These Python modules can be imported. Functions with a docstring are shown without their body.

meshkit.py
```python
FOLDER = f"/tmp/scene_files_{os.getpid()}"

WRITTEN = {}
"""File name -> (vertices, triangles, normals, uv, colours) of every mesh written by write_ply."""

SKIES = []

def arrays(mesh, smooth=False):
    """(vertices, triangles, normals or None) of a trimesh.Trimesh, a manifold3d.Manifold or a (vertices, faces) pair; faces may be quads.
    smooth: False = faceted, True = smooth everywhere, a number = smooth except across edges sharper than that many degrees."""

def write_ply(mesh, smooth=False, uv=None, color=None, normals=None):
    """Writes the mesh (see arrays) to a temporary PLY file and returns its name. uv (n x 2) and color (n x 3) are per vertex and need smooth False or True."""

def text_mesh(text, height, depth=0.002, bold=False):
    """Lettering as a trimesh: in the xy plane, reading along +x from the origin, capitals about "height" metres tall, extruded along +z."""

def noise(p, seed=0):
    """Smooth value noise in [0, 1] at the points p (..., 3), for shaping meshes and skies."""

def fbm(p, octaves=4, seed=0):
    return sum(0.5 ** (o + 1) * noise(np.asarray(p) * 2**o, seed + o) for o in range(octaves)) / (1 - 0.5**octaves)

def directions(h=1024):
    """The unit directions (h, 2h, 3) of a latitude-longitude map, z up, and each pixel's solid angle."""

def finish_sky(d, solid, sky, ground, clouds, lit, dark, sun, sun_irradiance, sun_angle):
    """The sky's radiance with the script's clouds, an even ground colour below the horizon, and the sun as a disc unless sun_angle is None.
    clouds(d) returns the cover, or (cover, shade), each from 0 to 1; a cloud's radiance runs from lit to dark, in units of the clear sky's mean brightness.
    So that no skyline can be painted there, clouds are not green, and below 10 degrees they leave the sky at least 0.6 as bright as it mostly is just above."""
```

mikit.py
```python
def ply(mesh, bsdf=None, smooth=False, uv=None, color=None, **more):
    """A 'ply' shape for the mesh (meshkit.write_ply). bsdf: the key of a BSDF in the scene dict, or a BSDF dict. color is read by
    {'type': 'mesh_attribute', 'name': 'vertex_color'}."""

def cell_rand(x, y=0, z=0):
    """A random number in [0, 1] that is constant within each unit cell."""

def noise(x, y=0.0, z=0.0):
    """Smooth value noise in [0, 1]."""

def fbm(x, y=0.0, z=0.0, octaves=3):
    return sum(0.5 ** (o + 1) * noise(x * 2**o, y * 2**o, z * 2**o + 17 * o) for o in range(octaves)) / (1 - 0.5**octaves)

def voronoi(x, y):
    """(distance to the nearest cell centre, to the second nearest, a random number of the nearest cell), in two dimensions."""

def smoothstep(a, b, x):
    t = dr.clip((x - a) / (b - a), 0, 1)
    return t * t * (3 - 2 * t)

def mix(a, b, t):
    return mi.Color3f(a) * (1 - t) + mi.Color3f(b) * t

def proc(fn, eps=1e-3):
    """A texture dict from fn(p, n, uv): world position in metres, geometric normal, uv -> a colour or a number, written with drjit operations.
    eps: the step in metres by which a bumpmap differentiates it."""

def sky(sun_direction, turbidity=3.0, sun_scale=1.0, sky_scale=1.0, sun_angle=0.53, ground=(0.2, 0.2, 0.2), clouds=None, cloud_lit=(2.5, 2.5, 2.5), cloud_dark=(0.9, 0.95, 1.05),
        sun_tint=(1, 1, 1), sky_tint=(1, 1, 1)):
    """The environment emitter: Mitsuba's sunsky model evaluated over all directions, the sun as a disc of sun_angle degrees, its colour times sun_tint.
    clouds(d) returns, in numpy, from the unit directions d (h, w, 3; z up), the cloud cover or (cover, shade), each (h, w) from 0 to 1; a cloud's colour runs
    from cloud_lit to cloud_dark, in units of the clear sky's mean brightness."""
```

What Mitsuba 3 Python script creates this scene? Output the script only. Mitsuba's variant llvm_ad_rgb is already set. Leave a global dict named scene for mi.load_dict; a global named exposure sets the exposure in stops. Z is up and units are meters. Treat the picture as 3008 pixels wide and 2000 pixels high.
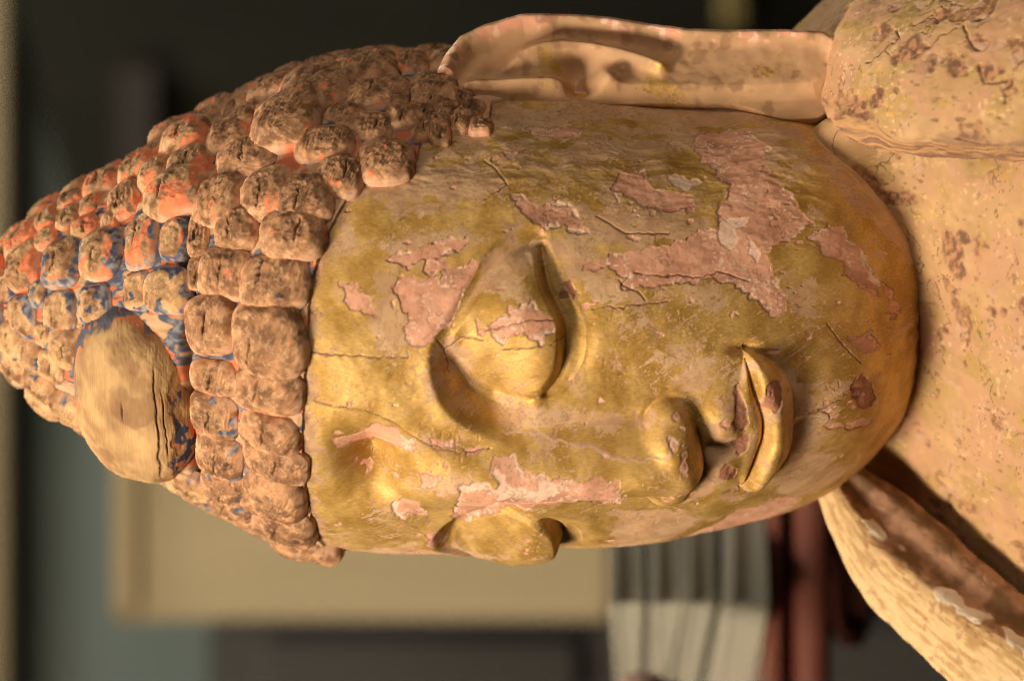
import json, math
import numpy as np, trimesh, mitsuba as mi, drjit as dr, mikit, meshkit
from mikit import proc, ply
from scipy.interpolate import CubicSpline, PchipInterpolator, RectBivariateSpline
from scipy.ndimage import map_coordinates, gaussian_filter
import scipy.sparse as sps, scipy.sparse.linalg as spl

T = mi.ScalarTransform4f
scene, labels = {'type': 'scene'}, {}
exposure = 1.2

# ---- camera: a tele lens 1.87 m from the statue, turned on its side -------------------------------------------------
U = 0.00015                      # the modelling unit in metres (0.15 mm)
CAM_Y, FOCUS = -12450 * U, 11930 * U
scene['camera'] = {'type': 'thinlens', 'fov': float(2 * math.degrees(math.atan(1504 / 12000))), 'fov_axis': 'x',
                   'aperture_radius': 0.016, 'focus_distance': FOCUS, 'near_clip': 0.05, 'far_clip': 60.0,
                   'to_world': T().look_at(origin=[0, CAM_Y, 0], target=[0, 0, 0], up=[1, 0, 0])}


# ---- lamps ----------------------------------------------------------------------------------------------------------
def lamp(name, at, to, size, power, colour, label):
    rect = trimesh.Trimesh([[-.5, -.5, 0], [.5, -.5, 0], [.5, .5, 0], [-.5, .5, 0]], [[0, 1, 2], [0, 2, 3]], process=False)
    place = T().look_at(origin=at, target=to, up=[0.1, 1, 0.2]) @ T().scale([size[0], size[1], 1])
    scene[name] = ply(rect, 'black', to_world=place, emitter={'type': 'area', 'radiance': {'type': 'rgb', 'value': [power * c for c in colour]}})
    labels[name] = {'label': label, 'category': 'lamp'}


scene['black'] = {'type': 'twosided', 'bsdf': {'type': 'diffuse', 'reflectance': {'type': 'rgb', 'value': 0.02}}}
lamp('ceiling_lamp', [-1.4, -1.45, 1.75], [0, 0, -0.05], (0.95, 0.8), 20.5, (1.0, 0.81, 0.59), 'warm square ceiling lamp above and in front of the statue, out of the frame')
lamp('fill_lamp', [1.7, -2.5, 1.1], [0, 0, 0], (1.5, 1.5), 1.75, (1.0, 0.82, 0.62), 'wide dim fill light added behind the camera on the right, out of the frame')  # unseen fill, added to lift the shaded right side of the statue
lamp('backdrop_fill_lamp', [0.85, 0.8, 1.6], [0.5, 2.3, 0.3], (0.6, 0.5), 17.0, (1.0, 0.93, 0.8), 'fill light added to brighten the back wall, out of the frame')  # added only to brighten the wall and things behind, no real fitting


# ---- the form of the head ---------------------------------------------------------------------------------------------
PHI = np.radians(40.0); CP, SP = np.cos(PHI), np.sin(PHI)
X0 = 103.0                       # the head axis stands this far from the world origin


def head2world(p):
    """head coordinates (to its left, forward, up) -> world, still in units"""
    l, f, h = p[..., 0], p[..., 1], p[..., 2]
    return np.stack([X0 + l * CP - f * SP, -(l * SP + f * CP), h], -1)


A, B, H0, HR, EX = 739., 764., 254., 1506., 2.4
_up = np.array([(1652, 0), (1640, 60), (1600, 112), (1564, 150), (1504, 200), (1415, 283), (1313, 350), (1198, 408), (1121, 450), (1060, 496), (994, 540), (866, 596), (739, 664), (624, 712), (504, 737), (404, 748), (330, 750)], float)
_t = np.linspace(0, np.pi / 2, 60)
_lo = np.stack([H0 - HR * np.sin(_t) ** (2 / EX), 750 * np.cos(_t) ** (2 / EX)], 1)
_pr = np.vstack([_up, _lo])
_s = np.r_[0, np.cumsum(np.linalg.norm(np.diff(_pr, axis=0), axis=1))]
PLEN = _s[-1]
_PH, _PR = PchipInterpolator(_s, _pr[:, 0]), PchipInterpolator(_s, _pr[:, 1])
_q = np.linspace(0, PLEN, 1500)
_PHq, _PRq = gaussian_filter(_PH(_q), 4, mode='nearest'), gaussian_filter(_PR(_q), 4, mode='nearest')
_PRq[:3] *= [0, .5, 1]; _PRq[-1] = 0


def basesurf(T, t):
    """T: azimuth from forward to the statue's left; t: length down the profile from the crown"""
    r = np.interp(t, _q, _PRq) / 750; h = np.interp(t, _q, _PHq)
    return np.stack([A * r * np.sin(T), B * r * np.cos(T), h], -1)


def t_of_h(h):
    return np.interp(-np.asarray(h, float), -_PHq, _q)


def basenormal(T, t, e=2.0):
    du = basesurf(T + 1e-3, t) - basesurf(T - 1e-3, t); dt = basesurf(T, np.clip(t + e, 1, PLEN - 1)) - basesurf(T, np.clip(t - e, 1, PLEN - 1) * 1.0)
    n = np.cross(dt, du); n /= np.linalg.norm(n, axis=-1, keepdims=True) + 1e-12
    p = basesurf(T, t); sgn = np.sign((n * (p - [0, 0, 200])).sum(-1, keepdims=True))
    return n * np.where(sgn == 0, 1, sgn)


def sst(a, b, x):
    t = np.clip((x - a) / (b - a), 0, 1); return t * t * (3 - 2 * t)


def gau(x, y, cx, cy, rx, ry): return np.exp(-((x - cx) / rx) ** 2 - ((y - cy) / ry) ** 2)


def poly_sd(P, x, y):
    """signed distance to a closed polygon, positive inside"""
    P = np.asarray(P, float); d = np.full(x.shape, 1e18); ins = np.zeros(x.shape, bool)
    for (ax, ay), (bx, by) in zip(P, np.roll(P, -1, 0)):
        ex, ey = bx - ax, by - ay; wx, wy = x - ax, y - ay
        t = np.clip((wx * ex + wy * ey) / (ex * ex + ey * ey + 1e-9), 0, 1)
        d = np.minimum(d, (wx - t * ex) ** 2 + (wy - t * ey) ** 2)
        if by != ay: ins ^= ((ay > y) != (by > y)) & (x < (bx - ax) * (y - ay) / (by - ay) + ax)
    return np.where(ins, 1, -1) * np.sqrt(d)


def line_d(P, x, y):
    P = np.asarray(P, float); d = np.full(x.shape, 1e18)
    for (ax, ay), (bx, by) in zip(P[:-1], P[1:]):
        ex, ey = bx - ax, by - ay; wx, wy = x - ax, y - ay
        t = np.clip((wx * ex + wy * ey) / (ex * ex + ey * ey + 1e-9), 0, 1)
        d = np.minimum(d, (wx - t * ex) ** 2 + (wy - t * ey) ** 2)
    return np.sqrt(d)


def spline(P, n=6):
    P = np.asarray(P, float); t = np.r_[0, np.cumsum(np.linalg.norm(np.diff(P, axis=0), axis=1) ** .5)]
    return CubicSpline(t, P)(np.linspace(0, t[-1], n * (len(P) - 1) + 1))


def dome(P, step=4.0, power=.5):
    """a swelling over a closed polygon: 0 at its edge, 1 at the top (a soap film's shape), as a function of (x, y)"""
    P = np.asarray(P, float); lo, hi = P.min(0) - 3 * step, P.max(0) + 3 * step
    nx, ny = (np.ceil((hi - lo) / step)).astype(int) + 1
    gx, gy = np.meshgrid(lo[0] + step * np.arange(nx), lo[1] + step * np.arange(ny), indexing='ij')
    m = poly_sd(P, gx, gy) > 0; idx = -np.ones(m.shape, int); idx[m] = np.arange(m.sum())
    i, j = np.nonzero(m); n = len(i); rows, cols, vals = [np.arange(n)], [np.arange(n)], [np.full(n, 4.0)]
    for di, dj in ((1, 0), (-1, 0), (0, 1), (0, -1)):
        k = idx[i + di, j + dj]; g = k >= 0
        rows.append(np.arange(n)[g]); cols.append(k[g]); vals.append(np.full(g.sum(), -1.0))
    u = spl.spsolve(sps.csc_matrix((np.concatenate(vals), (np.concatenate(rows), np.concatenate(cols))), (n, n)), np.ones(n))
    z = np.zeros(m.shape); z[m] = (u / u.max()) ** power
    z = gaussian_filter(z, .8)
    return lambda x, y: map_coordinates(z, [(x - lo[0]) / step, (y - lo[1]) / step], order=1, mode='constant')


BROW = [(740, -95), (762, -50), (728, 22), (649, 88), (535, 160), (435, 219), (347, 232), (270, 212), (200, 165), (150, 90), (125, 0)]
LIDM = [(708, -84), (626, -97), (565, -116), (499, -148), (447, -156), (370, -151), (313, -132), (262, -98)]
LIDTOP = [(236, -45), (250, 50), (310, 140), (420, 202), (530, 145), (630, 78), (700, 12), (722, -45)]
LOW = [(728, -90), (651, -132), (565, -162), (499, -198), (442, -207), (379, -203), (322, -180), (281, -148), (250, -105)]
MOUTH = [(0, -716), (80, -712), (180, -693), (300, -675), (385, -664)]
UPL = [(0, -650), (64, -620), (150, -630), (258, -650), (330, -661), (385, -664)]
LOL = [(0, -804), (150, -800), (267, -775), (340, -726), (385, -668)]
BROWS, LIDMS, LOWS = spline(BROW, 5), spline(LIDM, 5), spline(LOW, 5)
MLS, ULS, LLS = spline(MOUTH, 6), spline(UPL, 6), spline(LOL, 6)
LIDP = np.vstack([LIDMS, spline(LIDTOP, 5)])
LIDX = np.vstack([LIDMS + np.array([0, -62]) * np.sin(np.linspace(.25, np.pi - .35, len(LIDMS)))[:, None], spline(LIDTOP, 5)])
CRESP = np.vstack([LIDMS, LOWS[::-1]])
F_LID, F_LIDX, F_CRES = dome(LIDP, 4, .55), dome(LIDX, 4, .85), dome(CRESP, 2, .6)


def face_disp(s, H):
    """what the carver left on the face: height over the plain head form, at s (round the head) and H (up)"""
    a = np.abs(s); d = np.zeros_like(s)
    near = (H < 420) & (H > -420) & (a < 1000)
    x, y = a[near], H[near]
    din = poly_sd(np.vstack([BROWS, [(150, -90), (250, -150)], LOWS[::-1]]), x, y)
    dbr = line_d(BROWS, x, y)
    e = -(24 + 62 * sst(560, 330, x) * sst(-130, 60, y)) * sst(-8, 80, din) * (1 - sst(330, 190, x) * sst(60, -110, y)) * sst(95, 170, x)
    e = e + 9 * np.exp(-(dbr / 40) ** 2) * sst(14, -14, din)
    e = e + 82 * F_LIDX(x, y) * sst(-6, 34, poly_sd(LIDP, x, y)) - 9 * np.sqrt(np.clip(F_CRES(x, y), 0, 1))
    e = e - 12 * np.exp(-(line_d(LIDMS, x, y) / 12.0) ** 2)
    e = e - 11 * np.exp(-(line_d(LOWS, x, y) / 34) ** 2)
    d[near] += e
    sn = s - 35 * sst(150, -450, H); a0, a = a, np.abs(sn)
    hk = [-600, -540, -480, -400, -300, -100, 60, 160, 240, 330, 420]
    hs = PchipInterpolator(hk, [104, 122, 142, 146, 134, 118, 100, 78, 46, 14, 0]); ws = PchipInterpolator(hk, [150, 160, 160, 160, 160, 150, 142, 150, 175, 200, 200])
    Hc = np.clip(H, -620, 420); hh, ww = hs(Hc), ws(Hc)
    x = np.clip(a / ww, 0, 1)
    prof = (1 - x ** 1.8) ** 1.7
    Hu = -522 + 36 * (a / 155) ** 2
    u_ = np.clip((H - Hu + 22) / 95, 0, 1); under = np.sqrt(np.clip(1 - (1 - u_) ** 2, 0, 1))
    d += hh * prof * under + 18 * gau(sn, H, 0, -505, 75, 52) * under
    r = np.hypot((a - 124) / 74, (H + 450) / 64)
    d += 70 * np.exp(-(r * .98) ** 4) * (1 - .5 * prof) - 15 * np.exp(-((r - 1.1) / .17) ** 2) * sst(100, 165, a) * sst(-560, -440, H) 
    d -= 9 * np.exp(-(np.hypot((a - 66) / 45, (H - Hu + 12) / 16)) ** 2)
    a = a0
    d += 16 * gau(a, H, 520, -440, 230, 190) - 18 * gau(a, H, 300, -330, 90, 160)
    d += 82 * gau(a, H, 1000, -930, 430, 330) + 46 * gau(a, H, 1190, -815, 240, 170)
    d += 40 * gau(np.abs(s - 66), H, 92, -592, 84, 56)
    d += 48 * np.exp(-(((s - 60) / 290) ** 2 + ((H + 700) / 165) ** 2) ** 1.4)
    d += (-15 * np.exp(-((s - 68) / 30) ** 2) + 7 * np.exp(-((np.abs(s - 68) - 56) / 30) ** 2)) * sst(-655, -628, H) * sst(-545, -590, H)
    am = np.abs(s - 108) / .72
    m = (H < -560) & (H > -900) & (am < 470); x, y = am[m], H[m]
    hm, hu = np.interp(x, *MLS.T), np.interp(x, *ULS.T); q = np.argsort(LLS[:, 0]); hl = np.interp(x, LLS[q, 0], LLS[q, 1])
    fade = sst(405, 290, x)
    tu = np.clip((hu - y) / np.maximum(hu - hm, 1), 0, 1); tl = np.clip((hm - y) / np.maximum(hm - hl, 1), 0, 1)
    e = 15 * np.sin(np.pi * tu ** 1.5) ** 1.1 * fade + 47 * np.sin(np.pi * tl ** .6) ** 1.25 * (.2 + .8 * fade) * (x < 395)
    dm = line_d(MLS, x, y)
    e = e - 8 * np.exp(-(dm / 9) ** 2) - 6 * np.exp(-(dm / 34) ** 2) * (y > hm) * sst(400, 330, x)
    e = e - 24 * gau(x, y, 398, -660, 28, 36)
    e = e - 11 * np.exp(-(line_d(LLS, x, y) / 26) ** 2) * (y < hl) * (x > 10)
    d[m] += e * sst(470, 430, x)
    d -= 17 * gau(s, H, 100, -842, 200, 40)
    d += 50 * np.exp(-(((s - 105) / 250) ** 2 + ((H + 965) / 140) ** 2) ** 1.3)
    d -= 128 * gau(s, H, 22, 416, 98, 86)
    return d

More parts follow.
